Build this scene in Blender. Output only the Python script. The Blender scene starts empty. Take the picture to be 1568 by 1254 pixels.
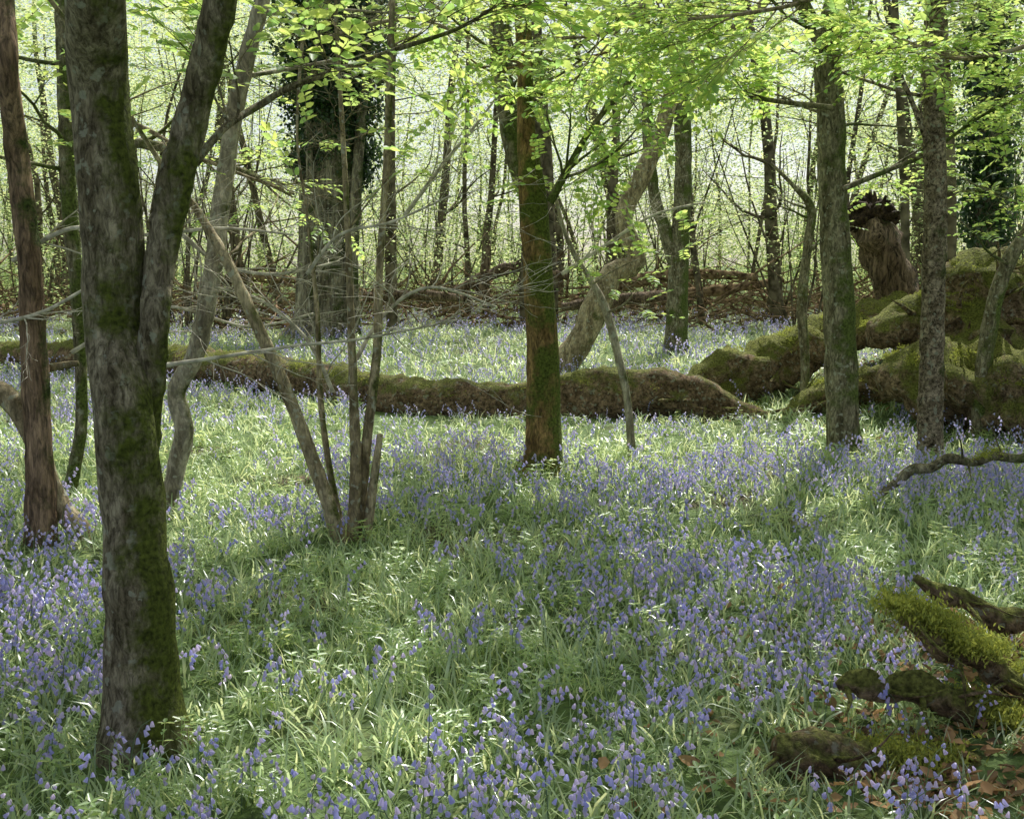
import bpy, math, random
import numpy as np
from mathutils import Vector, Matrix, Euler, noise
scene=bpy.context.scene
scene.view_settings.view_transform='Standard'
scene.view_settings.look='None'
scene.view_settings.exposure=0
EYE=1.6; PITCH=math.radians(7.7)
SUN_EL=math.radians(52); SUN_AZ=math.radians(20)
SUN=Vector((math.sin(SUN_AZ)*math.cos(SUN_EL),math.cos(SUN_AZ)*math.cos(SUN_EL),math.sin(SUN_EL)))

# ---------------------------------------------------------------- helpers
def sv(u,v,d):
    """site survey: bearing / elevation readings + taped distance d (metres) -> world metres"""
    k=math.tan(math.atan((627-v)/1681)-PITCH)
    z=EYE+d*k
    D=d*math.cos(PITCH)-(z-EYE)*math.sin(PITCH)
    return Vector(((u-784)/1681*D,d,z)), D/1681

def gh(x,y):
    h=0.05*noise.noise(Vector((x*.35,y*.35,0)))+0.12*noise.noise(Vector((x*.07,y*.07,5)))*min(1,max(0,(y-8)/20))
    h+=0.7*math.exp(-(((x-5.6)/2.1)**2+((y-12.3)/2.0)**2))
    h+=0.13*math.exp(-(((x-2.1)/.55)**2+((y-3.7)/.7)**2))
    return h

# gaps in the canopy, given by where the sun patch falls on the floor
LIT=[(0,18.5,6,6,1),(1.6,8.9,1.6,1.9,1),(2.9,12,2.2,1.8,1),(-.5,4.9,1.25,.75,1),(.5,5.6,1.0,.75,1),(-1.0,4.1,.6,.45,1),
     (-.45,3.35,.4,.4,1),(-2.6,9.6,2.1,1.7,1),(-1.9,6.6,.9,.9,1),(1.7,6.3,.45,.95,1),(1.75,3.9,.6,.6,1),(-2.1,4.7,.7,.6,1),
     (4.6,10.5,1.8,2.0,1),(.3,7.3,.5,.3,.8),(-.2,9.8,1.0,.6,1),(2.6,7.4,.5,.5,.9),(-8,18,4,5,.9),(8,20,4,5,.9),(0,30,30,5,.75)]
LA=np.array(LIT)
def lit_np(x,y):
    q=((x[:,None]-LA[:,0])/LA[:,2])**2+((y[:,None]-LA[:,1])/LA[:,3])**2
    return (LA[:,4]*np.clip((1.4-q)*3,0,1)).max(axis=1)
def lit(x,y):
    s=0
    for (a,b,rx,ry,w) in LIT:
        q=((x-a)/rx)**2+((y-b)/ry)**2
        if q<1.4: s=max(s,w*min(1,(1.4-q)*3))
    return s
def gap_ok(p,rng,shade=1.0,keep=.05):
    z=max(p.z,0)
    q=p-SUN*(z/SUN.z)
    L=lit(q.x,q.y)
    n=noise.noise(Vector((q.x*1.1,q.y*1.1,3.3)))
    return rng.random()<shade*(1-L)*(0.75+0.9*n)+keep

def new_mesh_obj(name,V,F,mat,parent=None,smooth=True):
    me=bpy.data.meshes.new(name)
    me.from_pydata([tuple(v) for v in V],[],F)
    if smooth: me.polygons.foreach_set('use_smooth',[True]*len(me.polygons))
    me.materials.append(mat)
    o=bpy.data.objects.new(name,me)
    scene.collection.objects.link(o)
    if parent: o.parent=parent
    return o
def empty(name):
    o=bpy.data.objects.new(name,None); scene.collection.objects.link(o); o.empty_display_size=.2
    return o

def spline(pts,step):
    out=[]
    n=len(pts)
    for i in range(n-1):
        p0=pts[max(i-1,0)];p1=pts[i];p2=pts[i+1];p3=pts[min(i+2,n-1)]
        L=(p2[0]-p1[0]).length
        m=max(1,int(L/step))
        for j in range(m):
            t=j/m;t2=t*t;t3=t2*t
            f=lambda a,b,c,d:0.5*((2*b)+(c-a)*t+(2*a-5*b+4*c-d)*t2+(3*b-a-3*c+d)*t3)
            out.append((f(p0[0],p1[0],p2[0],p3[0]),f(p0[1],p1[1],p2[1],p3[1])))
    out.append(pts[-1])
    return out
def tube(V,F,path,sides=8,rough=0.0,freq=3.0,seed=0.0,flute=0.0):
    base=len(V)
    prev=None
    n=len(path)
    for i,(p,r) in enumerate(path):
        d=(path[min(i+1,n-1)][0]-path[max(i-1,0)][0])
        if d.length<1e-6: d=Vector((0,0,1))
        d.normalize()
        if prev is None:
            a=d.orthogonal().normalized()
        else:
            a=(prev-d*prev.dot(d)).normalized()
        prev=a
        b=d.cross(a)
        for k in range(sides):
            an=2*math.pi*k/sides
            dr=a*math.cos(an)+b*math.sin(an)
            rr=r
            if rough:
                q=p+dr*r
                rr=r*(1+rough*noise.noise(q*freq+Vector((seed,0,0)))+rough*.5*noise.noise(q*freq*4+Vector((seed,4,0))))
            if flute: rr*=1+flute*math.sin(an*3+seed+i*.03)
            V.append(p+dr*rr)
    for i in range(n-1):
        for k in range(sides):
            k2=(k+1)%sides
            F.append((base+i*sides+k,base+i*sides+k2,base+(i+1)*sides+k2,base+(i+1)*sides+k))
    F.append(tuple(base+k for k in range(sides))[::-1])
    F.append(tuple(base+(n-1)*sides+k for k in range(sides)))

# ---------------------------------------------------------------- materials
def mat(name):
    m=bpy.data.materials.new(name); m.use_nodes=True
    nt=m.node_tree; nt.nodes.clear()
    return m,nt,nt.nodes,nt.links
def ramp(nd,stops):
    r=nd.new('ShaderNodeValToRGB')
    e=r.color_ramp.elements
    e[0].position=stops[0][0];e[0].color=(*stops[0][1],1)
    e[1].position=stops[-1][0];e[1].color=(*stops[-1][1],1)
    for p,c in stops[1:-1]:
        x=e.new(p);x.color=(*c,1)
    return r
BK=1.85
def bark(name,dark,light,moss,moss_amt=.5,scale=1.0,spots=True,stretch=.35,topmoss=0.0,bump=.7):
    dark=tuple(c*BK for c in dark);light=tuple(c*BK for c in light)
    m,nt,nd,lk=mat(name)
    out=nd.new('ShaderNodeOutputMaterial');bs=nd.new('ShaderNodeBsdfPrincipled')
    lk.new(bs.outputs[0],out.inputs[0]);bs.inputs['Roughness'].default_value=.85
    bs.inputs['Specular IOR Level'].default_value=.2
    g=nd.new('ShaderNodeNewGeometry')
    mp=nd.new('ShaderNodeMapping');mp.inputs['Scale'].default_value=(1,1,stretch)
    lk.new(g.outputs['Position'],mp.inputs[0])
    n1=nd.new('ShaderNodeTexNoise');n1.inputs['Scale'].default_value=46*scale;n1.inputs['Detail'].default_value=6;n1.inputs['Roughness'].default_value=.72;n1.inputs['Distortion'].default_value=.6
    lk.new(mp.outputs[0],n1.inputs[0])
    nz=nd.new('ShaderNodeTexNoise');nz.inputs['Scale'].default_value=12*scale;nz.inputs['Detail'].default_value=4
    lk.new(mp.outputs[0],nz.inputs[0])
    r1=ramp(nd,[(.38,dark),(.5,tuple((a+b)/2.2 for a,b in zip(dark,light))),(.62,light)])
    lk.new(n1.outputs[0],r1.inputs[0])
    cr=ramp(nd,[(.38,(.45,.42,.37)),(.6,(1.1,1.1,1.1))]);lk.new(nz.outputs[0],cr.inputs[0])
    mul=nd.new('ShaderNodeMix');mul.data_type='RGBA';mul.blend_type='MULTIPLY';mul.inputs[0].default_value=.85
    lk.new(r1.outputs[0],mul.inputs[6]);lk.new(cr.outputs[0],mul.inputs[7])
    col=mul.outputs[2]
    if spots:
        v2=nd.new('ShaderNodeTexNoise');v2.inputs['Scale'].default_value=22;v2.inputs['Detail'].default_value=4
        lk.new(g.outputs['Position'],v2.inputs[0])
        r2=ramp(nd,[(.60,(0,0,0)),(.64,(1,1,1))]);lk.new(v2.outputs[0],r2.inputs[0])
        mxs=nd.new('ShaderNodeMix');mxs.data_type='RGBA'
        ms=nd.new('ShaderNodeMath');ms.operation='MULTIPLY';ms.inputs[1].default_value=.65
        lk.new(r2.outputs[0],ms.inputs[0]);lk.new(ms.outputs[0],mxs.inputs[0]);lk.new(col,mxs.inputs[6]);mxs.inputs[7].default_value=(.48,.49,.39,1)
        col=mxs.outputs[2]
    n3=nd.new('ShaderNodeTexNoise');n3.inputs['Scale'].default_value=3.2;n3.inputs['Detail'].default_value=6;n3.inputs['Roughness'].default_value=.65
    lk.new(g.outputs['Position'],n3.inputs[0])
    sx=nd.new('ShaderNodeSeparateXYZ');lk.new(g.outputs['Normal'],sx.inputs[0])
    ad=nd.new('ShaderNodeMath');ad.operation='MULTIPLY_ADD'
    lk.new(sx.outputs[0] if not topmoss else sx.outputs[2],ad.inputs[0]);ad.inputs[1].default_value=.10 if not topmoss else topmoss
    lk.new(n3.outputs[0],ad.inputs[2])
    th=.72-moss_amt*.4
    r3=ramp(nd,[(th-.05,(0,0,0)),(th+.07,(1,1,1))]);lk.new(ad.outputs[0],r3.inputs[0])
    n4=nd.new('ShaderNodeTexNoise');n4.inputs['Scale'].default_value=60;n4.inputs['Detail'].default_value=2
    lk.new(g.outputs['Position'],n4.inputs[0])
    r4=ramp(nd,[(.3,tuple(c*.4 for c in moss)),(.7,tuple(c*1.5 for c in moss))]);lk.new(n4.outputs[0],r4.inputs[0])
    mm=nd.new('ShaderNodeMix');mm.data_type='RGBA'
    lk.new(r3.outputs[0],mm.inputs[0]);lk.new(col,mm.inputs[6]);lk.new(r4.outputs[0],mm.inputs[7])
    lk.new(mm.outputs[2],bs.inputs['Base Color'])
    b1=nd.new('ShaderNodeBump');b1.inputs['Strength'].default_value=bump;b1.inputs['Distance'].default_value=.018/scale
    ma=nd.new('ShaderNodeMath');ma.operation='MULTIPLY_ADD';ma.inputs[1].default_value=1.8
    lk.new(n1.outputs[0],ma.inputs[0]);lk.new(nz.outputs[0],ma.inputs[2])
    ma2=nd.new('ShaderNodeMath');ma2.operation='MULTIPLY_ADD';lk.new(r3.outputs[0],ma2.inputs[0]);lk.new(n4.outputs[0],ma2.inputs[1]);lk.new(ma.outputs[0],ma2.inputs[2])
    lk.new(ma2.outputs[0],b1.inputs['Height']);lk.new(b1.outputs[0],bs.inputs['Normal'])
    return m
def plainbark(name,dark,light,scale=20):
    m,nt,nd,lk=mat(name)
    out=nd.new('ShaderNodeOutputMaterial');d=nd.new('ShaderNodeBsdfDiffuse');lk.new(d.outputs[0],out.inputs[0])
    g=nd.new('ShaderNodeNewGeometry');n=nd.new('ShaderNodeTexNoise');n.inputs['Scale'].default_value=scale;n.inputs['Detail'].default_value=2
    lk.new(g.outputs['Position'],n.inputs[0]);r=ramp(nd,[(.35,dark),(.65,light)]);lk.new(n.outputs[0],r.inputs[0]);lk.new(r.outputs[0],d.inputs[0])
    return m
def leafmat(name,diff,trans,rough=.5,tmix=.5,var=.25,gloss=.05):
    m,nt,nd,lk=mat(name)
    out=nd.new('ShaderNodeOutputMaterial')
    g=nd.new('ShaderNodeNewGeometry')
    def tint(c):
        mx=nd.new('ShaderNodeMix');mx.data_type='RGBA'
        mx.inputs[6].default_value=(c[0]*(1-var)*.9,c[1]*(1-var),c[2]*(1-var)*1.2,1)
        mx.inputs[7].default_value=(min(1,c[0]*(1+var)*1.05),min(1,c[1]*(1+var)),min(1,c[2]*(1+var)*.9),1)
        lk.new(g.outputs['Random Per Island'],mx.inputs[0]);return mx.outputs[2]
    d=nd.new('ShaderNodeBsdfDiffuse');lk.new(tint(diff),d.inputs[0])
    t=nd.new('ShaderNodeBsdfTranslucent');lk.new(tint(trans),t.inputs[0])
    mx=nd.new('ShaderNodeMixShader');mx.inputs[0].default_value=tmix
    lk.new(d.outputs[0],mx.inputs[1]);lk.new(t.outputs[0],mx.inputs[2])
    last=mx
    if gloss>0:
        gl=nd.new('ShaderNodeBsdfGlossy');gl.inputs['Roughness'].default_value=rough;gl.inputs[0].default_value=(1,1,1,1)
        mx2=nd.new('ShaderNodeMixShader');mx2.inputs[0].default_value=gloss
        lk.new(mx.outputs[0],mx2.inputs[1]);lk.new(gl.outputs[0],mx2.inputs[2]);last=mx2
    lk.new(last.outputs[0],out.inputs[0])
    return m
M_horn=bark('hornbeam_bark',(.055,.045,.028),(.29,.25,.18),(.10,.12,.02),.42,scale=1.2,bump=.9)
M_brown=bark('reddish_bark',(.06,.042,.03),(.28,.19,.13),(.06,.08,.02),.3,scale=.9,spots=False,stretch=.2)
M_centre=bark('orange_bark',(.06,.04,.018),(.28,.18,.075),(.11,.135,.025),.56,scale=.9,spots=False)
M_grey=bark('smooth_grey_bark',(.13,.115,.09),(.35,.31,.24),(.09,.10,.03),.2,scale=.8,spots=True,bump=.3)
M_thin=bark('hazel_bark',(.11,.09,.058),(.34,.28,.18),(.10,.11,.03),.28,scale=.9,bump=.35)
M_green=bark('mossy_bark',(.05,.045,.028),(.25,.22,.15),(.11,.14,.035),.52,scale=1.0)
M_scaly=bark('scaly_bark',(.03,.022,.016),(.36,.29,.22),(.08,.095,.025),.28,scale=.9,stretch=.9,bump=1.0)
M_oak=bark('oak_bark',(.06,.052,.04),(.29,.255,.19),(.08,.10,.03),.35,scale=.35,stretch=.2)
M_log=bark('log_bark',(.05,.034,.022),(.30,.205,.135),(.22,.23,.06),.22,scale=.6,stretch=1,topmoss=.22,bump=1)
M_mlog=bark('mossy_log_bark',(.05,.035,.02),(.32,.23,.15),(.23,.24,.06),.40,scale=.6,stretch=1,topmoss=.22,bump=1)
M_snag=bark('dead_wood',(.025,.018,.012),(.26,.19,.13),(.06,.08,.02),.1,scale=.6,stretch=.15,spots=False,bump=1)
M_rot=bark('rotten_root_wood',(.012,.009,.006),(.08,.055,.035),(.05,.06,.02),.2,scale=.8,stretch=1,spots=False,bump=1)
M_twig=plainbark('pale_twig',(.34,.31,.24),(.74,.69,.58))
M_brush=plainbark('brushwood_bark',(.09,.058,.035),(.42,.30,.19),9)
M_bg=plainbark('distant_bark',(.07,.06,.04),(.24,.205,.14),6)

M_leaf=leafmat('spring_leaf',(.15,.31,.05),(.70,1.0,.24),tmix=.68,gloss=.06)
M_bgleaf=leafmat('woodland_leaf',(.20,.32,.11),(.84,1.0,.40),tmix=.66,gloss=0)
M_ivy=leafmat('ivy_leaf',(.03,.07,.02),(.07,.14,.03),tmix=.25,rough=.4,gloss=.06)
M_blade=leafmat('bluebell_leaf',(.24,.40,.15),(.88,1.0,.46),tmix=.62,rough=.36,gloss=.14)
M_herb=leafmat('herb_leaf',(.28,.46,.16),(.85,1.0,.36),tmix=.58,rough=.42,gloss=.10)
M_bell=leafmat('bluebell_petal',(.52,.46,.84),(.84,.77,1.0),tmix=.55,gloss=.04,var=.15)
M_stalk=leafmat('bluebell_stalk',(.24,.32,.18),(.3,.45,.18),tmix=.3,gloss=0)
M_litter=leafmat('dead_leaf',(.34,.22,.13),(.42,.26,.13),tmix=.25,var=.5,gloss=0)
M_moss=leafmat('moss',(.34,.36,.09),(.50,.54,.11),tmix=.4,gloss=0)

def ground_mat():
    m,nt,nd,lk=mat('woodland_floor')
    out=nd.new('ShaderNodeOutputMaterial');bs=nd.new('ShaderNodeBsdfPrincipled');lk.new(bs.outputs[0],out.inputs[0])
    bs.inputs['Roughness'].default_value=.95
    g=nd.new('ShaderNodeNewGeometry')
    a=nd.new('ShaderNodeTexNoise');a.inputs['Scale'].default_value=22;a.inputs['Detail'].default_value=6;lk.new(g.outputs['Position'],a.inputs[0])
    b=nd.new('ShaderNodeTexNoise');b.inputs['Scale'].default_value=.9;b.inputs['Detail'].default_value=4;lk.new(g.outputs['Position'],b.inputs[0])
    r=ramp(nd,[(.3,(.03,.022,.014)),(.55,(.10,.068,.04)),(.75,(.2,.13,.08))]);lk.new(a.outputs[0],r.inputs[0])
    r2=ramp(nd,[(.3,(.04,.07,.02)),(.7,(.16,.24,.07))]);lk.new(a.outputs[0],r2.inputs[0])
    rb=ramp(nd,[(.3,(0,0,0)),(.45,(1,1,1))]);lk.new(b.outputs[0],rb.inputs[0])
    mx=nd.new('ShaderNodeMix');mx.data_type='RGBA';lk.new(rb.outputs[0],mx.inputs[0]);lk.new(r.outputs[0],mx.inputs[6]);lk.new(r2.outputs[0],mx.inputs[7])
    lk.new(mx.outputs[2],bs.inputs['Base Color'])
    bu=nd.new('ShaderNodeBump');bu.inputs['Distance'].default_value=.03;lk.new(a.outputs[0],bu.inputs['Height']);lk.new(bu.outputs[0],bs.inputs['Normal'])
    return m
M_ground=ground_mat()

# ---------------------------------------------------------------- ground sheet
def axis(lo,hi,flo,fhi,fine,coarse):
    a=[];x=lo
    while x<hi:
        a.append(x); x+= fine if flo<=x<fhi else coarse
    a.append(hi);return a
xs=axis(-220,220,-14,14,.2,6);ys=axis(-60,320,-2,24,.2,5)
V=[(x,y,gh(x,y)) for y in ys for x in xs];F=[]
nx=len(xs)
for j in range(len(ys)-1):
    for i in range(nx-1):
        F.append((j*nx+i,j*nx+i+1,(j+1)*nx+i+1,(j+1)*nx+i))
new_mesh_obj('woodland_ground',V,F,M_ground)

# ---------------------------------------------------------------- plant kinds (numpy templates, merged into single meshes)
class Kind: pass
def kind(V,F,mi=None):
    k=Kind();k.v=np.array([tuple(v) for v in V],dtype=np.float32)
    k.l=np.array([i for f in F for i in f],dtype=np.int32);k.t=np.array([len(f) for f in F],dtype=np.int32)
    k.m=np.array(mi if mi is not None else [0]*len(F),dtype=np.int32);return k
def scatter(name,pts,kinds,mats,parent=None,cull=None):
    """merge many small copies (pos, euler, scale, kind index) into ONE mesh; cull = drop single leaves (4-vert) that would fill a canopy gap"""
    VV=[];LL=[];TT=[];MM=[];off=0
    rs=np.random.RandomState(len(pts))
    for ki,k in enumerate(kinds):
        sub=[p for p in pts if p[3]%len(kinds)==ki]
        if not sub: continue
        Rm=np.array([[list(r) for r in (e if isinstance(e,Euler) else Euler(e)).to_matrix()] for _,e,_,_ in sub],dtype=np.float32)
        S=np.array([p[2] for p in sub],dtype=np.float32);T=np.array([tuple(p[0]) for p in sub],dtype=np.float32)
        v=np.einsum('nij,vj->nvi',Rm,k.v)*S[:,None,None]+T[:,None,:]
        n=len(sub);nv=len(k.v)
        if cull is not None:
            v=v.reshape(-1,4,3);c=v.mean(axis=1);zz=np.maximum(c[:,2],0)/SUN.z
            L=lit_np(c[:,0]-SUN.x*zz,c[:,1]-SUN.y*zz)
            keep=rs.rand(len(v))>L*cull
            v=v[keep];m=len(v);v=v.reshape(-1,3)
            VV.append(v);l=(np.arange(m)[:,None]*4+np.array([0,1,2,0,2,3])[None,:]).ravel()+off
            LL.append(l);TT.append(np.full(m*2,3));MM.append(np.zeros(m*2,dtype=np.int32));off+=m*4
            continue
        VV.append(v.reshape(-1,3))
        LL.append((k.l[None,:]+(np.arange(n)*nv)[:,None]).ravel()+off);TT.append(np.tile(k.t,n));MM.append(np.tile(k.m,n));off+=n*nv
    V=np.concatenate(VV).astype(np.float32);L=np.concatenate(LL).astype(np.int32);T=np.concatenate(TT).astype(np.int32);M=np.concatenate(MM).astype(np.int32)
    me=bpy.data.meshes.new(name);me.vertices.add(len(V));me.vertices.foreach_set('co',V.ravel())
    me.loops.add(len(L));me.loops.foreach_set('vertex_index',L)
    me.polygons.add(len(T));st=np.concatenate([[0],np.cumsum(T)[:-1]]).astype(np.int32)
    me.polygons.foreach_set('loop_start',st)
    me.polygons.foreach_set('material_index',M)
    for m in mats: me.materials.append(m)
    me.update(calc_edges=True)
    o=bpy.data.objects.new(name,me);scene.collection.objects.link(o)
    if parent:o.parent=parent
    return o
def leaf_faces(V,F,base,dirn,nrm,L,W,fold=.25,droop=.1):
    side=dirn.cross(nrm).normalized()
    i=len(V)
    V+= [base, base+dirn*L*.35+side*W*.5+nrm*fold*W*.4, base+dirn*L*.75+side*W*.33+nrm*fold*W*.25-nrm*droop*L*.4,
         base+dirn*L-nrm*droop*L, base+dirn*L*.75-side*W*.33+nrm*fold*W*.25-nrm*droop*L*.4, base+dirn*L*.35-side*W*.5+nrm*fold*W*.4]
    F+= [(i,i+1,i+2,i+3),(i,i+3,i+4,i+5)]
def diamond(V,F,c,dirn,nrm,L,W):
    side=dirn.cross(nrm).normalized();i=len(V)
    V+=[c-dirn*L*.5,c+side*W*.5+nrm*W*.12,c+dirn*L*.5,c-side*W*.5+nrm*W*.12]
    F+=[(i,i+1,i+2),(i,i+2,i+3)]
def rnd_unit(rng,zs=1.0):
    v=Vector((rng.gauss(0,1),rng.gauss(0,1),rng.gauss(0,1)*zs))
    return v.normalized()
K_sprig=[]
for s in range(4):
    V=[];F=[];rr=random.Random(s)
    tw=[];p=Vector((0,0,0));d=Vector((1,0,0))
    for i in range(7):
        tw.append((p.copy(),.0022*(1-i*.11)));d=(d+Vector((0,rr.uniform(-.2,.2),rr.uniform(-.15,.08)))).normalized();p=p+d*.045
    tube(V,F,tw,3)
    nt_=len(F)
    for i,(q,_) in enumerate(tw[1:]):
        for sd in ((1,-1) if s%2 else (1 if i%2 else -1,)):
            dd=Vector((.75,sd*1.0,rr.uniform(-.3,.15))).normalized()
            nn=(Vector((rr.uniform(-.35,.35),rr.uniform(-.35,.35),1))).normalized()
            nn=(nn-dd*nn.dot(dd)).normalized()
            L=rr.uniform(.035,.058)
            leaf_faces(V,F,q,dd,nn,L,L*.62,droop=rr.uniform(0,.25))
    leaf_faces(V,F,tw[-1][0],Vector((1,0,-.1)).normalized(),Vector((0,0,1)),.05,.032)
    K_sprig.append(kind(V,F,[1]*nt_+[0]*(len(F)-nt_)))
K_cl=[]
for s in range(6):
    V=[];F=[];rr=random.Random(20+s)
    for k in range(7):
        c=Vector((rr.gauss(0,.36),rr.gauss(0,.36),rr.gauss(0,.2)))
        tilt=Vector((rr.uniform(-.3,.3),rr.uniform(-.3,.3),1)).normalized()
        for j in range(14):
            q=c+Vector((rr.gauss(0,.17),rr.gauss(0,.17),rr.gauss(0,.035)))
            d=rnd_unit(rr,.3);n=(tilt+rnd_unit(rr)*.5).normalized();n=(n-d*n.dot(d)).normalized()
            L=rr.uniform(.05,.085);diamond(V,F,q,d,n,L,L*.62)
    K_cl.append(kind(V,F))
K_ivy=[]
for s in range(3):
    V=[];F=[];rr=random.Random(40+s)
    for j in range(60):
        q=Vector((rr.gauss(0,.14),rr.gauss(0,.14),rr.gauss(0,.14)))
        d=(rnd_unit(rr)+Vector((0,0,-.9))).normalized();n=rnd_unit(rr);n=(n-d*n.dot(d)).normalized()
        L=rr.uniform(.06,.1);diamond(V,F,q,d,n,L,L*.85)
    K_ivy.append(kind(V,F))
def blade(V,F,rr,base,yaw,L,W,arch,n=5):
    d=Vector((math.cos(yaw),math.sin(yaw),0));side=Vector((-d.y,d.x,0))
    ang=rr.uniform(.8,1.35);p=base.copy();i0=len(V)
    tw=rr.uniform(-.6,.6)
    for k in range(n):
        t=k/(n-1);w=W*(.55+.9*t*(1-t)*1.6)*(1-t**3*.95)
        up=Vector((0,0,1));dirn=d*math.cos(ang)+up*math.sin(ang);nrm=up*math.cos(ang)-d*math.sin(ang)
        sd=(side*math.cos(tw*t)+nrm*math.sin(tw*t))
        V.append(p-sd*w/2);V.append(p+sd*w/2)
        p=p+dirn*L/(n-1);ang-=arch/(n-1)*(.5+t)
    for k in range(n-1):
        a=i0+2*k;F.append((a,a+1,a+3,a+2))
def bluebell(seed,far=False):
    V=[];F=[];mi=[];rr=random.Random(seed)
    for k in range(rr.randint(4,6) if not far else 4):
        blade(V,F,rr,Vector((rr.gauss(0,.012),rr.gauss(0,.012),-.01)),rr.uniform(0,6.28),rr.uniform(.13,.24),rr.uniform(.009,.015)*(1.3 if far else 1),rr.uniform(1.0,2.4),4 if far else 5)
    mi+=[0]*(len(F))
    yaw=rr.uniform(0,6.28);d=Vector((math.cos(yaw),math.sin(yaw),0));H=rr.uniform(.21,.35)
    path=[];p=Vector((rr.gauss(0,.02),rr.gauss(0,.02),-.01));a=math.pi/2-rr.uniform(0,.3)
    for k in range(7):
        t=k/6;path.append((p.copy(),.0028*(1-t*.55)))
        p=p+(d*math.cos(a)+Vector((0,0,1))*math.sin(a))*H/6
        if k>=3: a-=rr.uniform(.25,.55)
    n0=len(F);tube(V,F,path if not far else path[::3],3);mi+=[1]*(len(F)-n0)
    n0=len(F)
    nb=rr.randint(5,9) if not far else 6
    sides=5 if not far else 3
    prof=((0,.003),(.35,.0058),(1,.0092)) if not far else ((0,.004),(1,.0115))
    for b in range(nb):
        t=.5+.5*b/(nb-1);f=t*6;i=min(int(f),5);q=path[i][0].lerp(path[i+1][0],f-i)
        od=(d*.8+Vector((rr.uniform(-.9,.9),rr.uniform(-.9,.9),0))).normalized()
        q2=q+od*rr.uniform(.01,.022)+Vector((0,0,-.004))
        dn=(od*rr.uniform(.3,.8)+Vector((0,0,-1))).normalized();e1=dn.orthogonal().normalized();e2=dn.cross(e1)
        i0=len(V);L=rr.uniform(.015,.023)
        for (tt,rad) in prof:
            for m_ in range(sides):
                an=m_*2*math.pi/sides
                V.append(q2+dn*L*tt+(e1*math.cos(an)+e2*math.sin(an))*rad)
        for l in range(len(prof)-1):
            for m_ in range(sides):
                F.append((i0+l*sides+m_,i0+l*sides+(m_+1)%sides,i0+(l+1)*sides+(m_+1)%sides,i0+(l+1)*sides+m_))
    mi+=[2]*(len(F)-n0)
    return kind(V,F,mi)
K_bell=[bluebell(60+s) for s in range(12)]
K_bellfar=[bluebell(160+s,True) for s in range(7)]
def leafy(seed,nb,n=4,wm=1):
    V=[];F=[];rr=random.Random(seed)
    for k in range(nb):
        blade(V,F,rr,Vector((rr.gauss(0,.035),rr.gauss(0,.035),-.01)),rr.uniform(0,6.28),rr.uniform(.11,.24),rr.uniform(.006,.016)*wm,rr.uniform(.6,2.6),n)
    return kind(V,F)
def herb(seed):
    V=[];F=[];rr=random.Random(seed)
    for st in range(4):
        p=Vector((rr.gauss(0,.04),rr.gauss(0,.04),0));H=rr.uniform(.08,.18);ln=Vector((rr.uniform(-.3,.3),rr.uniform(-.3,.3),1)).normalized()
        tube(V,F,[(p,.002),(p+ln*H,.0015)],3)
        for l in range(3):
            q=p+ln*H*(.55+.22*l);y0=rr.uniform(0,3.14)
            for m_ in range(2 if l<2 else 4):
                y=y0+m_*(3.14 if l<2 else 1.57)+rr.uniform(-.4,.4);dd=Vector((math.cos(y),math.sin(y),rr.uniform(.0,.5))).normalized()
                nn=Vector((0,0,1));nn=(nn-dd*nn.dot(dd)).normalized();L=rr.uniform(.025,.05)
                leaf_faces(V,F,q,dd,nn,L,L*.42,droop=.2)
    return kind(V,F,[1]*len(F))
K_grass=[leafy(80+s,9) for s in range(9)]+[herb(90),herb(91)]
K_grassfar=[leafy(180+s,8,4,1.4) for s in range(5)]+[herb(92)]
K_lit=[]
for s in range(3):
    V=[];F=[];rr=random.Random(100+s)
    for j in range(12):
        q=Vector((rr.gauss(0,.1),rr.gauss(0,.1),rr.uniform(.0,.02)));d=rnd_unit(rr,.2);n=(Vector((0,0,1))+rnd_unit(rr)*.5).normalized();n=(n-d*n.dot(d)).normalized()
        leaf_faces(V,F,q,d,n,rr.uniform(.03,.06),.03,fold=.6,droop=rr.uniform(-.3,.3))
    K_lit.append(kind(V,F))
K_moss=[]
for s in range(3):
    V=[];F=[];rr=random.Random(110+s)
    for j in range(30):
        d=(rnd_unit(rr)+Vector((0,0,1.0))).normalized();q=Vector((rr.gauss(0,.03),rr.gauss(0,.03),0))
        L=rr.uniform(.008,.018);diamond(V,F,q+d*L*.5,d,d.orthogonal().normalized(),L,.005)
    K_moss.append(kind(V,F))
def dir_euler(d,rng,roll=.4):
    d=d.normalized();z=Vector((rng.uniform(-roll,roll),rng.uniform(-roll,roll),1));z=(z-d*z.dot(d))
    if z.length<.05: z=d.orthogonal()
    z.normalize();y=z.cross(d)
    return Matrix((d,y,z)).transposed().to_euler()

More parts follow.
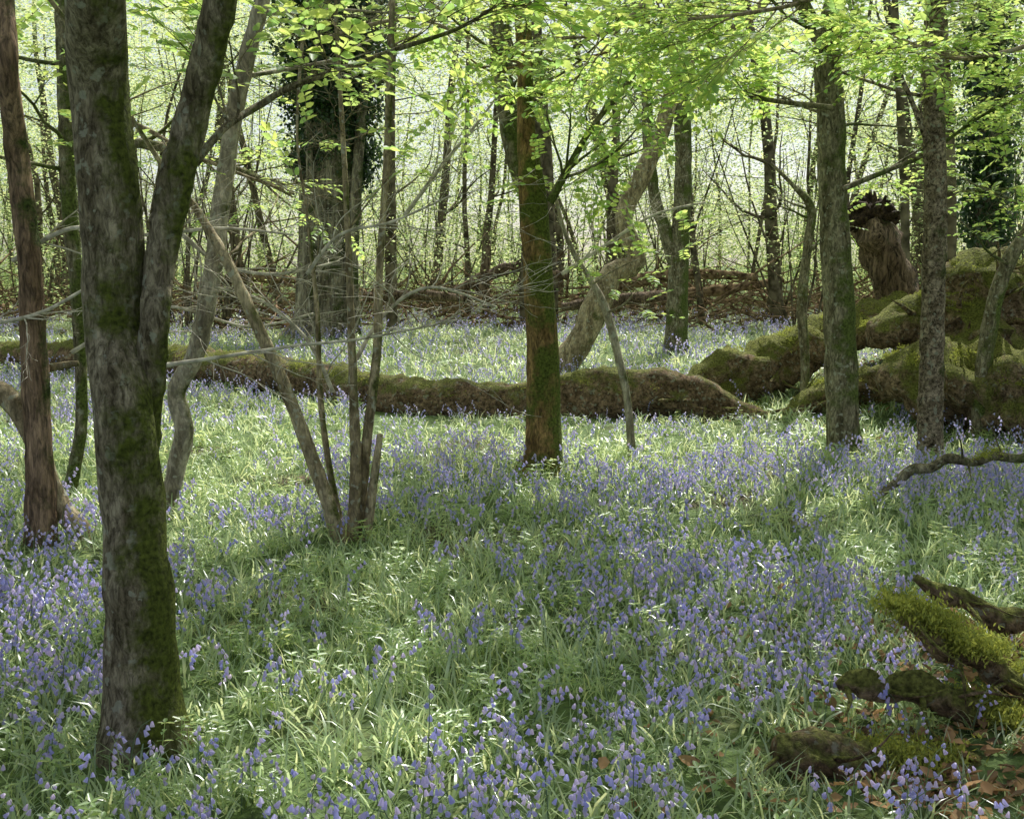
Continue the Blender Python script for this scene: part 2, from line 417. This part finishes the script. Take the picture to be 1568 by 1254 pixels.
# ---------------------------------------------------------------- growing limbs
def grow(V,F,p,d,L,r,level,maxl,rng,leaf,leafp=1.0,sides=5,up=.05,flat=.5,gapcheck=True):
    n=7 if level==0 else 5
    step=L/n;path=[(p.copy(),r)];q=p.copy();dd=d.normalized()
    for i in range(n):
        w=.28 if level else .2
        dd=(dd+Vector((rng.gauss(0,w),rng.gauss(0,w),rng.gauss(0,w*flat)+up))).normalized()
        q=q+dd*step;rr=r*(1-.8*(i+1)/n);path.append((q.copy(),max(rr,.0012)))
        if level<maxl and i>=1:
            for _ in range(1):
                ax=Vector((rng.gauss(0,.25),rng.gauss(0,.25),1)).normalized()
                a=rng.choice((-1,1))*rng.uniform(.5,1.1)
                nd_=(Matrix.Rotation(a,3,ax)@dd);nd_.z=nd_.z*flat+rng.uniform(-.1,.15)
                grow(V,F,q,nd_,L*rng.uniform(.3,.55)*(1-.3*i/n),max(rr*.55,.0012),level+1,maxl,rng,leaf,leafp,max(3,sides-1),up,flat,gapcheck)
        if leaf is not None and level>=max(1,maxl-1) and rng.random()<leafp:
            if (not gapcheck) or gap_ok(q,rng,.8,.22):
                side=dd.cross(Vector((0,0,1)));sd=(dd+side*rng.uniform(-1,1)+Vector((0,0,rng.uniform(-.2,.1))))
                leaf.append((q.copy(),dir_euler(sd,rng),rng.uniform(.8,1.25),rng.randrange(4)))
    tube(V,F,spline(path,step*.5) if level==0 else path,sides)

def survey_path(d,pts,drift=0.0,seed=0):
    out=[]
    for i,p in enumerate(pts):
        dd=p[3] if len(p)>3 else d+drift*noise.noise(Vector((i*.7,seed,0)))*i*.3
        P,s=sv(p[0],p[1],dd);out.append((P,p[2]*.5*s))
    return out
def tree(name,stems,m,sides=16,rough=.12,freq=5,limbs=6,limbz=(2.2,5),limbL=(1.0,2.0),leafp=.7,top=8.5,maxl=2,root=True,extend=True,seed=1,leaves=True,flute=.0):
    leafp*=.42
    rng=random.Random(seed);e=empty(name);V=[];F=[];leaf=[];crown=[]
    for si,(d,pts) in enumerate(stems):
        path=survey_path(d,pts,.15,seed+si)
        if si==0 and root:
            p0,r0=path[0];g=gh(p0.x,p0.y)
            path[0]=(Vector((p0.x,p0.y,g+.02)),r0)
            path=[(Vector((p0.x,p0.y,g-.25)),r0*1.25)]+path
        if extend and path[-1][0].z>2.0:
            p,r=path[-1];q0=path[-2][0];dd=(p-q0).normalized()
            while p.z<top:
                dd=(dd+Vector((rng.gauss(0,.10),rng.gauss(0,.10),.12))).normalized();p=p+dd*.7
                r=max(r*.86,.012);path.append((p.copy(),r))
                if p.z>3.2 and rng.random()<.75:
                    a=rng.uniform(0,6.28);grow(V,F,p,Vector((math.cos(a),math.sin(a),.35)),rng.uniform(1.0,2.2),r*.45,0,1,rng,None)
                    c=p+Vector((math.cos(a),math.sin(a),.3))*rng.uniform(.6,2.0)+rnd_unit(rng)*.3
                    if p.z>4.2: crown.append((c,(rng.uniform(-.2,.2),rng.uniform(-.2,.2),rng.uniform(0,6.28)),rng.uniform(.7,1.1),rng.randrange(6)))
        rmax=max(r for _,r in path)
        sp=spline(path,max(.025,rmax*.4))
        tube(V,F,sp,sides if rmax>.03 else 8,rough,freq/max(.3,min(1.5,rmax*6)),seed*3.1+si,flute)
        cand=[(p,r) for p,r in sp if limbz[0]<p.z<limbz[1]]
        if cand:
            for _ in range(limbs):
                p,r=rng.choice(cand);a=rng.uniform(0,6.28)
                grow(V,F,p,Vector((math.cos(a),math.sin(a),rng.uniform(0,.5))),rng.uniform(*limbL),min(r*.35,.016),0,maxl,rng,leaf if leaves else None,leafp)
    new_mesh_obj('trunk_and_limbs',V,F,m,parent=e)
    if leaf: scatter('leaves',leaf,K_sprig,[M_leaf,M_thin],e)
    if crown: scatter('crown_foliage',crown,K_cl,[M_bgleaf],e,cull=.99)
    return e

hornA=(3.45,[(222,1160,145),(215,1050,114),(208,900,102),(200,760,92),(185,620,90),(175,480,92),(168,300,92),(150,120,86),(146,-60,88),(140,-300,80)])
hornB=(3.5,[(205,800,50),(222,640,50),(237,500,44),(246,400,46),(270,280,52),(300,160,48),(338,0,50),(360,-200,44)])
tree('hornbeam_tree',[hornA,hornB],M_horn,sides=36,rough=.13,freq=7,limbs=3,limbz=(2.3,3.2),limbL=(.7,1.3),seed=3,leafp=.5,top=8,flute=.04)
tree('hazel_tree',[(6.8,[(256,790,26),(272,710,28),(282,655,30),(270,600,28),(300,540,28),(322,440,28),(338,320,28),(362,160,26),(402,0,24),(440,-150,20)])],M_grey,limbs=4,limbz=(2.2,4),seed=5,top=7,sides=12)
tree('birch_tree',[(6.1,[(66,850,50),(60,700,42),(52,550,40),(45,400,36),(28,250,34),(12,100,32),(5,-100,30)])],M_brown,limbs=4,limbz=(1.8,4),seed=8,leafp=.3)
tree('leaning_hazel_tree',[(6.2,[(125,835,36),(85,765,34),(55,680,32),(15,610,34),(-40,585,34),(-120,520,30),(-180,380,26)]),(6.2,[(30,618,16),(62,570,14),(120,556,9)])],M_thin,limbs=0,seed=9,extend=False,sides=12)
tree('hazel_tree',[(7.5,[(108,745,22),(125,640,18),(118,450,20),(105,300,24),(100,100,26),(90,-80,24)])],M_green,limbs=4,limbz=(2,4),seed=11,sides=12)
tree('hazel_coppice',[(6.1,[(518,845,26),(492,740,22),(435,590,20),(385,480,18),(345,395,16),(300,320,12),(260,270,8)]),
  (6.2,[(538,845,20),(545,720,18),(541,600,14),(536,450,11),(530,300,9),(520,120,7),(515,-20,6)]),
  (6.25,[(548,840,20),(560,690,16),(577,540,14),(582,400,11),(592,250,11),(597,100,10),(600,-60,8)]),
  (6.2,[(560,830,16),(572,740,14),(582,665,9)]),
  (6.3,[(527,825,12),(505,720,10),(490,600,9),(486,480,7),(470,330,5),(455,200,4)])],M_thin,limbs=3,limbz=(1.5,3),limbL=(.5,1.1),seed=13,sides=10,leafp=.25,top=4.5)
tree('hornbeam_tree',[(8.2,[(830,738,84),(832,700,62),(833,600,52),(826,450,46),(816,310,44),(806,200,27),(804,100,25),(800,0,26),(805,-150,22)])],M_centre,sides=26,rough=.1,limbs=7,limbz=(2.3,3.8),limbL=(1,2.2),seed=17,leafp=.7)
tree('hornbeam_tree',[(9.2,[(818,480,20),(815,340,26),(792,250,30),(774,150,32),(766,50,34),(772,-100,30)])],M_green,sides=18,limbs=5,limbz=(2.4,4.2),limbL=(1,2.2),seed=19,root=False)
tree('leaning_oak_tree',[(15,[(852,590,50),(890,520,40),(915,465,42),(938,420,36),(975,400,30),(955,335,28),(985,265,28),(1013,200,26),(1040,110,22),(1085,68,20),(1150,25,16),(1200,-30,14)])],M_thin,limbs=5,limbz=(3.5,5.5),limbL=(1.2,2.5),seed=23,top=7,leafp=.3)
tree('hazel_sapling',[(8.6,[(968,712,13),(960,610,12),(945,540,13),(926,470,13),(905,430,9),(870,370,7),(850,300,6)])],M_grey,sides=8,limbs=5,limbz=(1.2,2.2),limbL=(.5,1.0),seed=27,extend=False,leafp=.5)
tree('oak_tree',[(18.6,[(1035,555,44),(1036,500,34),(1040,400,30),(1046,280,26),(1045,180,26),(1042,90,20),(1050,-40,16)]),
   (18.6,[(1032,400,22),(1018,350,20),(1002,300,18),(992,200,18),(990,90,16),(985,-40,12)])],M_green,limbs=6,limbz=(3,6),limbL=(1.5,3),seed=29)
tree('hornbeam_tree',[(9.06,[(1294,700,56),(1290,640,48),(1288,560,48),(1283,450,46),(1275,300,43),(1272,180,42),(1266,80,42),(1280,0,32),(1310,-120,28)]),
   (9.06,[(1268,90,28),(1256,60,26),(1225,0,22),(1190,-80,18)])],M_green,sides=24,rough=.12,limbs=5,limbz=(2.5,4),limbL=(1,2.3),seed=31,leafp=.6)
tree('field_maple_tree',[(8.7,[(1424,718,40),(1424,640,37),(1428,500,35),(1432,300,34),(1430,150,31),(1430,0,28),(1436,-150,24)])],M_scaly,sides=22,rough=.2,freq=9,limbs=6,limbz=(2.3,4),limbL=(1,2),seed=37,leafp=.7)
tree('hazel_sapling',[(11.5,[(1228,655,14),(1233,560,14),(1228,470,16),(1236,380,14),(1242,320,14),(1215,285,7),(1180,250,5)])],M_green,sides=8,limbs=4,limbz=(1.5,2.4),limbL=(.5,1),seed=41,extend=False,leafp=.4)
tree('elder_tree',[(9.6,[(1500,600,26),(1515,500,24),(1545,400,22),(1590,330,20),(1640,200,18)])],M_green,sides=12,limbs=6,limbz=(1.5,2.6),limbL=(.8,1.6),seed=43,leafp=.6,top=5)
tree('slim_ash_tree',[(24,[(600,475,18),(598,350,18),(597,200,16),(600,50,14),(605,-60,12)])],M_bg,sides=10,limbs=4,limbz=(3,8),limbL=(1.5,3),seed=47,top=11)
tree('slim_ash_tree',[(17,[(1385,470,14),(1386,350,14),(1380,200,12),(1370,0,10)])],M_bg,sides=10,limbs=4,limbz=(3,6),limbL=(1.5,3),seed=49)
tree('slim_ash_tree',[(14,[(1458,490,16),(1456,300,16),(1450,150,14),(1440,-50,12)])],M_bg,sides=10,limbs=4,limbz=(3,6),limbL=(1.5,3),seed=51)
def ivy_on(e,path,zr,count,spread,rng):
    pts=[]
    for _ in range(count):
        p,r=rng.choice(path)
        if not zr[0]<p.z<zr[1]: continue
        t=(p.z-zr[0])/(zr[1]-zr[0]);a=rng.uniform(0,6.28)
        if noise.noise(Vector((math.cos(a),math.sin(a),p.z))*1.1)<-.15: continue
        rad=r*rng.uniform(.95,1.0+spread*min(1,t*2.5))
        pts.append((p+Vector((math.cos(a)*rad,math.sin(a)*rad,rng.uniform(-.2,.2))),(0,0,rng.uniform(0,6.28)),rng.uniform(.8,1.3),rng.randrange(3)))
    scatter('ivy',pts,K_ivy,[M_ivy],e)
oakd=(22.5,[(495,545,130),(498,500,100),(502,400,92),(507,250,92),(508,100,90),(505,-50,84),(505,-300,70)])
e=tree('ivy_clad_oak_tree',[oakd,(22.0,[(545,520,18),(540,400,18),(548,250,16),(560,100,14),(565,-60,12)]),(21.8,[(470,500,12),(476,350,12),(470,150,10)])],M_oak,sides=30,rough=.1,limbs=12,limbz=(4,9),limbL=(2,4),seed=53,top=14)
ivy_on(e,spline(survey_path(*oakd),.1),(3.3,11),1300,1.1,random.Random(5))
iv2=(20,[(1512,440,34),(1512,300,38),(1513,150,36),(1515,0,32),(1515,-100,30)])
e=tree('ivy_clad_ash_tree',[iv2],M_oak,sides=16,limbs=5,limbz=(3,7),limbL=(1.5,3),seed=57,top=11)
ivy_on(e,spline(survey_path(*iv2),.1),(1.2,9),350,.6,random.Random(6))

def bough(name,d,pts,m,seed,leafp,nsub,subL,maxl=1,leaf=True,up=.02):
    rng=random.Random(seed);V=[];F=[];lf=[]
    path=survey_path(d,pts,.5,seed);sp=spline(path,.04)
    tube(V,F,sp,7,.15,20,seed)
    for k in range(nsub):
        i=int(len(sp)*rng.uniform(.12,1))-1;p,r=sp[i];dd=(sp[min(i+2,len(sp)-1)][0]-sp[max(i-2,0)][0]).normalized()
        a=rng.choice((-1,1))*rng.uniform(.4,1.2);nd_=Matrix.Rotation(a,3,Vector((rng.gauss(0,.5),rng.gauss(0,.5),1)).normalized())@dd
        nd_.z+=rng.uniform(-.15,.25)
        grow(V,F,p,nd_,rng.uniform(*subL),r*.5,0,maxl,rng,lf if leaf else None,leafp*.7,4,up,gapcheck=False)
    e=empty(name);new_mesh_obj('limbs',V,F,m,parent=e)
    if lf: scatter('leaves',lf,K_sprig,[M_leaf,M_thin],e)
bough('hornbeam_bough',4.2,[(300,250,14),(340,200,12),(400,160,11),(450,132,10),(540,100,9),(620,72,8),(700,45,6),(760,10,4)],M_horn,61,.5,10,(.2,.5))
bough('hornbeam_bough',8,[(842,310,14),(880,240,11),(910,190,9),(960,130,8),(1000,70,6),(1020,10,4)],M_green,62,.7,12,(.5,1.1))
bough('hornbeam_bough',7.2,[(1275,165,9),(1160,150,7),(1090,120,5),(1020,115,3)],M_green,63,.8,9,(.4,.9))
bough('hornbeam_bough',8.9,[(1290,290,9),(1350,265,8),(1420,235,6),(1500,180,5),(1560,150,4)],M_green,64,.8,10,(.4,.8))
bough('field_maple_bough',8.6,[(1420,220,9),(1380,120,7),(1330,60,6),(1300,10,5)],M_scaly,65,.8,10,(.4,.8))
bough('hornbeam_bough',10,[(180,215,18),(290,235,14),(400,275,11),(450,300,8)],M_horn,66,.4,9,(.4,.9))
for (d,pts,sd,n_) in ((5.2,[(250,560,8),(330,548,6),(450,530,5),(560,518,4),(700,490,3)],67,12),(7,[(110,540,7),(180,500,6),(260,470,5),(380,500,4),(480,480,3)],68,14),
   (6.2,[(20,400,8),(110,350,7),(220,360,6),(340,350,5),(450,360,3)],69,14),(6.5,[(510,600,7),(470,520,6),(400,460,5),(330,440,4)],70,12),
   (6.3,[(540,560,7),(590,480,6),(660,440,5),(760,470,3)],71,12),(5.8,[(470,420,6),(520,360,5),(600,340,4),(690,300,3)],77,10),(6.8,[(250,330,8),(330,400,6),(420,420,5),(520,400,3)],78,12),
   (6.0,[(-40,500,7),(60,480,6),(150,430,4),(230,380,3)],79,10),(9,[(860,420,7),(920,380,5),(1000,330,4),(1080,310,3)],80,9),(8.5,[(620,330,7),(680,250,6),(730,190,4),(760,150,3)],81,9)):
    bough('bare_hazel_branch',d,pts,M_twig,sd,.1,n_,(.3,.9),leaf=False)
bough('bare_hazel_branch',7.5,[(100,200,9),(200,190,8),(300,240,6),(430,290,4)],M_thin,72,.1,14,(.4,1.0),leaf=False)
bough('leafy_hazel_branch',6.5,[(500,60,7),(560,40,6),(640,30,5),(720,60,4)],M_thin,73,.6,7,(.4,.7))
bough('leafy_hazel_branch',5.5,[(1300,-40,8),(1240,0,7),(1150,20,6),(1050,30,4)],M_thin,74,.8,9,(.4,.7))
bough('leafy_hazel_branch',6.5,[(1010,-60,8),(980,10,7),(930,50,6),(860,60,4)],M_thin,75,.8,9,(.4,.7))
bough('leafy_hazel_branch',6.5,[(1600,60,8),(1540,80,7),(1460,90,6),(1380,60,4)],M_thin,76,.8,9,(.4,.7))

# ---------------------------------------------------------------- logs
def logobj(name,segs,m,sides=28,rough=.18,freq=3,seed=0,mossn=0,spurs=0,raise_=0,step=.06,spur0=0,spurr=.03,spurL=1.0,spurz=.6):
    rng=random.Random(seed);e=empty(name);V=[];F=[];mp=[]
    for d,pts in segs:
        path=survey_path(d,pts,0,seed)
        path=[(p+Vector((0,0,raise_)),r) for p,r in path]
        sp=spline(path,step);tube(V,F,sp,sides,rough,freq,seed,.05)
        for _ in range(mossn):
            i=rng.randrange(len(sp));p,r=sp[i];a=rng.uniform(-1.1,1.1)
            dd=(sp[min(i+1,len(sp)-1)][0]-sp[max(i-1,0)][0]).normalized();sd=dd.cross(Vector((0,0,1))).normalized();upv=sd.cross(dd)
            if upv.z<0: upv=-upv
            q=p+(upv*math.cos(a)+sd*math.sin(a))*r*.97
            if noise.noise(q*2.2+Vector((seed,0,0)))>.05: mp.append((q,(rng.uniform(-.5,.5),rng.uniform(-.5,.5),rng.uniform(0,6)),rng.uniform(.8,1.6),rng.randrange(3)))
        for k_ in range(spurs+spur0):
            p,r=rng.choice(sp) if k_>=spur0 else rng.choice(sp[:max(2,len(sp)//14)])
            q=p.copy();dd=Vector((rng.uniform(-.8,.9),rng.uniform(-1,.1),rng.uniform(-.3,spurz))).normalized();pa=[(q,spurr)]
            L=rng.uniform(.25,.6)*spurL
            for k in range(4): dd=(dd+rnd_unit(rng)*.35).normalized();q=q+dd*L/2.5;pa.append((q.copy(),spurr*(1-.22*(k+1))))
            tube(V,F,spline(pa,.06*spurL),7,.3,15,seed)
    new_mesh_obj('trunk',V,F,m,parent=e)
    if mp: scatter('moss',mp,K_moss,[M_moss],e)
    return e
logobj('fallen_log',[(11.2,[(1170,650,24,10.8),(1130,636,46,10.9),(1090,624,60,11.0),(1050,612,70,11.1),(980,606,74,11.2),(880,614,72,11.3),(760,624,66,11.4),(650,622,76,11.6),(560,602,66,12.1),(480,585,60,12.8),(400,575,56,13.4),(320,565,52,14),(250,556,48,14.8),(120,548,42,15.8),(0,545,38,16.8),(-150,545,34,18)])],M_log,seed=2,mossn=1100,spur0=14,rough=.36,freq=2.6,raise_=.03,spurr=.035,spurL=.7,spurz=.0)
logobj('mossy_fallen_log',[(12,[(1050,600,40,11.6),(1110,580,76,11.8),(1180,560,80,12),(1240,530,76,12.2),(1320,505,70,12.6),(1400,480,60,13)])],M_mlog,seed=5,mossn=900,spurs=8,rough=.55,spurz=.2)
logobj('mossy_fallen_log',[(9.5,[(1350,560,40,10.4),(1385,575,100,10.3),(1440,590,120,10.1),(1530,610,140,9.8),(1640,640,150,9.5),(1760,690,130,9.2)])],M_mlog,seed=6,mossn=1500,spurs=8,rough=.6,spurz=.2)
logobj('mossy_fallen_log',[(11,[(1330,510,40),(1400,500,80),(1480,480,120),(1600,460,120),(1700,480,100)])],M_mlog,seed=7,mossn=900,spurs=14,rough=.55,spurr=.05)
logobj('mossy_root_plate',[(10.8,[(1475,640,190),(1485,560,160),(1500,470,140),(1514,410,100),(1520,385,50)])],M_mlog,seed=8,mossn=900,spurs=34,rough=.65,spurr=.045,spurL=1.1,spurz=1.0)
logobj('mossy_fallen_log',[(10.9,[(1200,640,20,10.9),(1260,610,50,11.0),(1330,590,64,11.1),(1400,600,74,11.1)])],M_mlog,seed=15,mossn=500,spurs=8,rough=.5,spurz=.2)
logobj('mossy_branch',[(7,[(1335,785,8),(1350,768,13),(1372,752,12),(1395,733,16),(1425,730,13),(1450,716,15),(1490,722,13),(1520,712,15),(1560,716,14),(1600,704,16),(1700,690,15)])],M_green,sides=12,seed=9,mossn=350,raise_=.06,spurs=4,step=.03,rough=.35,spurr=.009,spurL=.5)
logobj('mossy_root',[(3.6,[(1365,968,12),(1385,988,32),(1420,1005,40),(1455,1040,38),(1500,1050,44),(1540,1085,42),(1620,1100,48)])],M_mlog,sides=22,seed=10,mossn=1300,raise_=.10,rough=.6,freq=8,step=.015,spurs=7,spurr=.012,spurL=.4,spurz=.1)
logobj('mossy_root',[(3.5,[(1280,1090,12),(1310,1080,34),(1350,1096,42),(1400,1092,46),(1450,1118,44),(1500,1135,58),(1540,1165,72),(1620,1180,100)])],M_mlog,sides=22,seed=11,mossn=1800,raise_=.09,rough=.6,freq=8,step=.015,spurs=8,spurr=.014,spurL=.4,spurz=.1)
logobj('mossy_root',[(3.9,[(1400,925,12),(1440,950,26),(1480,958,26),(1520,990,32),(1560,988,34),(1640,1005,38)])],M_mlog,sides=18,seed=16,mossn=500,raise_=.10,rough=.6,freq=8,step=.015,spurs=3,spurr=.01,spurL=.35,spurz=0)
logobj('rotten_log',[(3.25,[(1185,1165,34),(1220,1172,64),(1300,1190,68),(1400,1205,70),(1500,1225,64),(1620,1260,56)])],M_log,sides=24,seed=12,mossn=600,rough=.55,freq=8,raise_=.05,step=.015,spurs=5,spurr=.012,spurL=.35,spurz=.1)
e=logobj('dead_snag',[(13.2,[(1440,620,90),(1405,530,76),(1378,455,68),(1355,400,62),(1340,360,66),(1330,335,50)])],M_snag,sides=24,rough=.4,freq=4,seed=14)
V=[];F=[];rng=random.Random(3);c,_=sv(1332,330,13.2)
for k in range(110):
    d=rnd_unit(rng);q=c+Vector((rng.gauss(0,.08),rng.gauss(0,.08),rng.gauss(0,.05)));pa=[(q,.075)]
    L=rng.uniform(.15,.36)
    for j in range(4): d=(d+rnd_unit(rng)*.4).normalized();q=q+d*L/4;pa.append((q.copy(),.075*(1-.2*(j+1))))
    tube(V,F,spline(pa,.04),7,.6,12,k)
new_mesh_obj('torn_top',V,F,M_rot,parent=e)

# ---------------------------------------------------------------- brushwood, distant logs
rng=random.Random(77);V=[];F=[]
for k in range(3000):
    x=rng.uniform(-20,20);y=rng.uniform(22,36)+abs(x)*.1
    if y<25 and abs(x)<3: y+=4
    hump=max(0,.6+1.0*noise.noise(Vector((x*.25,y*.25,0))))
    z=gh(x,y)+rng.uniform(0,1.2)*hump
    d=Vector((rng.gauss(0,1),rng.gauss(0,.6),rng.gauss(0,.45))).normalized();L=rng.uniform(.6,2.8);r=rng.choice((.01,.014,.02,.045))
    pa=[];q=Vector((x,y,z))
    for j in range(5): pa.append((q.copy(),r*(1-.18*j)));d=(d+rnd_unit(rng)*.16).normalized();q=q+d*L/4
    tube(V,F,pa,4)
new_mesh_obj('brushwood_pile',V,F,M_brush)
for i,(d,pts) in enumerate([(26,[(690,450,12),(740,425,18),(800,408,16),(870,425,10)]),(27,[(930,440,22),(1000,425,20),(1080,420,16),(1160,425,10)]),(24,[(560,455,14),(640,452,16),(720,458,12)]),(28,[(1040,450,14),(1100,445,16),(1200,430,10)]),(24.5,[(860,470,14),(930,462,18),(1010,455,16),(1060,462,10)]),(29,[(300,440,14),(380,425,16),(460,430,12)])]):
    logobj('distant_fallen_log',[(d,pts)],M_brush if i%2 else M_snag,sides=10,seed=20+i,rough=.35,spurs=6)
logobj('broken_stump',[(26,[(735,450,16),(745,400,14),(750,368,4)])],M_snag,sides=9,seed=30)
logobj('broken_stump',[(30,[(850,450,26),(852,380,24),(848,310,18)])],M_bg,sides=10,seed=31)

# ---------------------------------------------------------------- distant wood
rng=random.Random(99);V=[];F=[]
def stem(x,y,r,H,lean,sides=7):
    q=Vector((x,y,gh(x,y)-.1));d=Vector((rng.gauss(0,lean),rng.gauss(0,lean),1)).normalized();pa=[];n=9
    for j in range(n+1):
        pa.append((q.copy(),r*(1-.75*j/n)));d=(d+Vector((rng.gauss(0,.07),rng.gauss(0,.07),.03))).normalized();q=q+d*H/n
    tube(V,F,spline(pa,H/18),sides,.08,3,x)
    return pa
for k in range(170):
    y=rng.uniform(25,85);x=rng.uniform(-.75,.75)*y
    if 20<y<30 and -6<x<-2:continue
    pa=stem(x,y,rng.choice((.05,.07,.09,.12,.18)),rng.uniform(9,15),.08)
    if y<55:
        for _ in range(5):
            p,r=rng.choice(pa[2:8]);a=rng.uniform(0,6.28);grow(V,F,p,Vector((math.cos(a),math.sin(a),.3)),rng.uniform(1,3),r*.35,0,1,rng,None,sides=4)
for k in range(80):
    y=rng.uniform(21,50);x=rng.uniform(-.7,.7)*y
    if y<27 and abs(x)<5: continue
    for j in range(rng.randint(5,9)):
        pa=stem(x+rng.gauss(0,.2),y+rng.gauss(0,.2),rng.uniform(.015,.04),rng.uniform(3,7),.28,5)
        if j<3:
            p,r=pa[5];a=rng.uniform(0,6.28);grow(V,F,p,Vector((math.cos(a),math.sin(a),.4)),rng.uniform(.8,1.8),r*.4,0,1,rng,None,sides=3)
new_mesh_obj('distant_woodland_trunks',V,F,M_bg)

cl=[]
def addc(x,y,z,s=1.0):
    cl.append((Vector((x,y,z)),(rng.uniform(-.25,.25),rng.uniform(-.25,.25),rng.uniform(0,6.28)),s*rng.uniform(.75,1.3),rng.randrange(6)))
for k in range(12500):
    y=22+30*rng.random();x=rng.uniform(-.62,.62)*y;z=gh(x,y)+.3+rng.random()**1.15*(2.5+y*.2)
    if noise.noise(Vector((x*.22,y*.22,z*.45)))<-.06: continue
    if y<30 and z<1.4 and abs(x)<9: continue
    addc(x,y,z,1+max(0,(y-30))*.03)
for k in range(4000):
    y=rng.uniform(50,95);x=rng.uniform(-.62,.62)*y;z=rng.random()*(4+y*.18)
    if noise.noise(Vector((x*.12,y*.12,z*.3)))<-.2: continue
    addc(x,y,z,2.3)
far=cl;cl=[]
for k in range(11000):
    x=rng.uniform(-14,16);y=rng.uniform(3,34);z=rng.uniform(5.0,9)
    if z<1.6+.245*y+.6 and y<13: continue
    q=Vector((x,y,z))-SUN*(z/SUN.z)
    n=noise.noise(Vector((q.x*.8,q.y*.8,3.3)))
    if n<-.05: continue
    if rng.random()>.75: continue
    addc(x,y,z)
scatter('distant_woodland_foliage',far,K_cl,[M_bgleaf],cull=.75)
scatter('woodland_canopy',cl,K_cl,[M_bgleaf],cull=1.0)

# ---------------------------------------------------------------- flower carpet
rng=random.Random(123)
bells=[];grs=[];bf=[];gf=[];lits=[]
AVOID=[(-1.16,3.45,.14),(-2.16,6.8,.06),(-2.65,6.1,.12),(.22,8.2,.16),(2.78,9.06,.13),(3.35,8.7,.1)]
def litterness(x,y):
    a=math.exp(-(((x-1.95)/.6)**2+((y-3.75)/.8)**2))*.92
    b=math.exp(-(((x-1.35)/.5)**2+((y-3.15)/.25)**2))*.8
    c=math.exp(-(((x-5.2)/1.6)**2+((y-11.6)/1.8)**2))*.6
    return min(.95,max(a,b,c))
def carpet(y0,y1,dens,sc,far):
    wx=.5*y1+1.2;N=int((y1-y0)*2*wx*dens)
    for _ in range(N):
        x=rng.uniform(-wx,wx);y=rng.uniform(y0,y1)
        if any((x-a)**2+(y-b)**2<r*r for a,b,r in AVOID): continue
        if 11.0<y<11.6 and -1.6<x<2.2: continue
        s=sc
        if 9.6<y<11.1 and -2<x<2.6: s=sc*.75
        Lt=litterness(x,y)
        if rng.random()<Lt:
            if rng.random()<.6: lits.append((Vector((x,y,gh(x,y)+.005)),(rng.uniform(-.2,.2),rng.uniform(-.2,.2),rng.uniform(0,6.28)),rng.uniform(.8,1.3),rng.randrange(3)))
            continue
        s*=(1-.35*Lt)
        if y>25 and rng.random()<(y-25)/10: continue
        n=noise.noise(Vector((x*.6,y*.6,9)))+.7*noise.noise(Vector((x*2.2,y*2.2,2)))
        pb=.46+.85*n-.12*lit(x,y)
        if y<4.6: pb-=.07
        if y>13: pb=.36+.5*n
        s*=1+.2*noise.noise(Vector((x*1.7,y*1.7,6)))
        e=(rng.gauss(0,.15),rng.gauss(0,.15),rng.uniform(0,6.28));P=Vector((x,y,gh(x,y)))
        if rng.random()<pb: (bf if far else bells).append((P,e,s*rng.uniform(.75,1.15),rng.randrange(84)))
        else: (gf if far else grs).append((P,e,s*rng.uniform(.55,1.15),rng.randrange(66)))
carpet(1.8,5,200,.85,False);carpet(5,9,120,.9,False);carpet(9,15,75,.95,True);carpet(15,35,22,1.3,True)
MB=[M_blade,M_stalk,M_bell]
scatter('bluebell_carpet',bells,K_bell,MB)
scatter('far_bluebell_carpet',bf,K_bellfar,MB)
scatter('woodland_grass_and_leaves',grs,K_grass,[M_blade,M_herb])
scatter('far_woodland_grass_and_leaves',gf,K_grassfar,[M_blade,M_herb])
scatter('leaf_litter',lits,K_lit,[M_litter])

# ---------------------------------------------------------------- sky, sun, camera
w=bpy.data.worlds.new('World');scene.world=w;w.use_nodes=True
nt=w.node_tree;bg=nt.nodes['Background']
sk=nt.nodes.new('ShaderNodeTexSky');sk.sky_type='NISHITA';sk.sun_disc=False;sk.sun_elevation=SUN_EL;sk.sun_rotation=SUN_AZ
sk.air_density=1.0;sk.dust_density=1.5
hs=nt.nodes.new('ShaderNodeHueSaturation');hs.inputs['Saturation'].default_value=.5   # sky colour desaturated so its fill light is less blue
nt.links.new(sk.outputs[0],hs.inputs['Color']);nt.links.new(hs.outputs[0],bg.inputs[0]);bg.inputs[1].default_value=.135
l=bpy.data.lights.new('sun','SUN');l.energy=5;l.angle=math.radians(.5);l.color=(1,.98,.92)
lo=bpy.data.objects.new('sun',l);scene.collection.objects.link(lo);lo.rotation_euler=SUN.to_track_quat('Z','Y').to_euler();lo.location=(10,30,40)
cam=bpy.data.cameras.new('camera');cam.sensor_width=36;cam.lens=38.6;cam.clip_end=1000
co=bpy.data.objects.new('camera',cam);scene.collection.objects.link(co);co.location=(0,0,EYE);co.rotation_euler=(math.pi/2-PITCH,0,0)
scene.camera=co
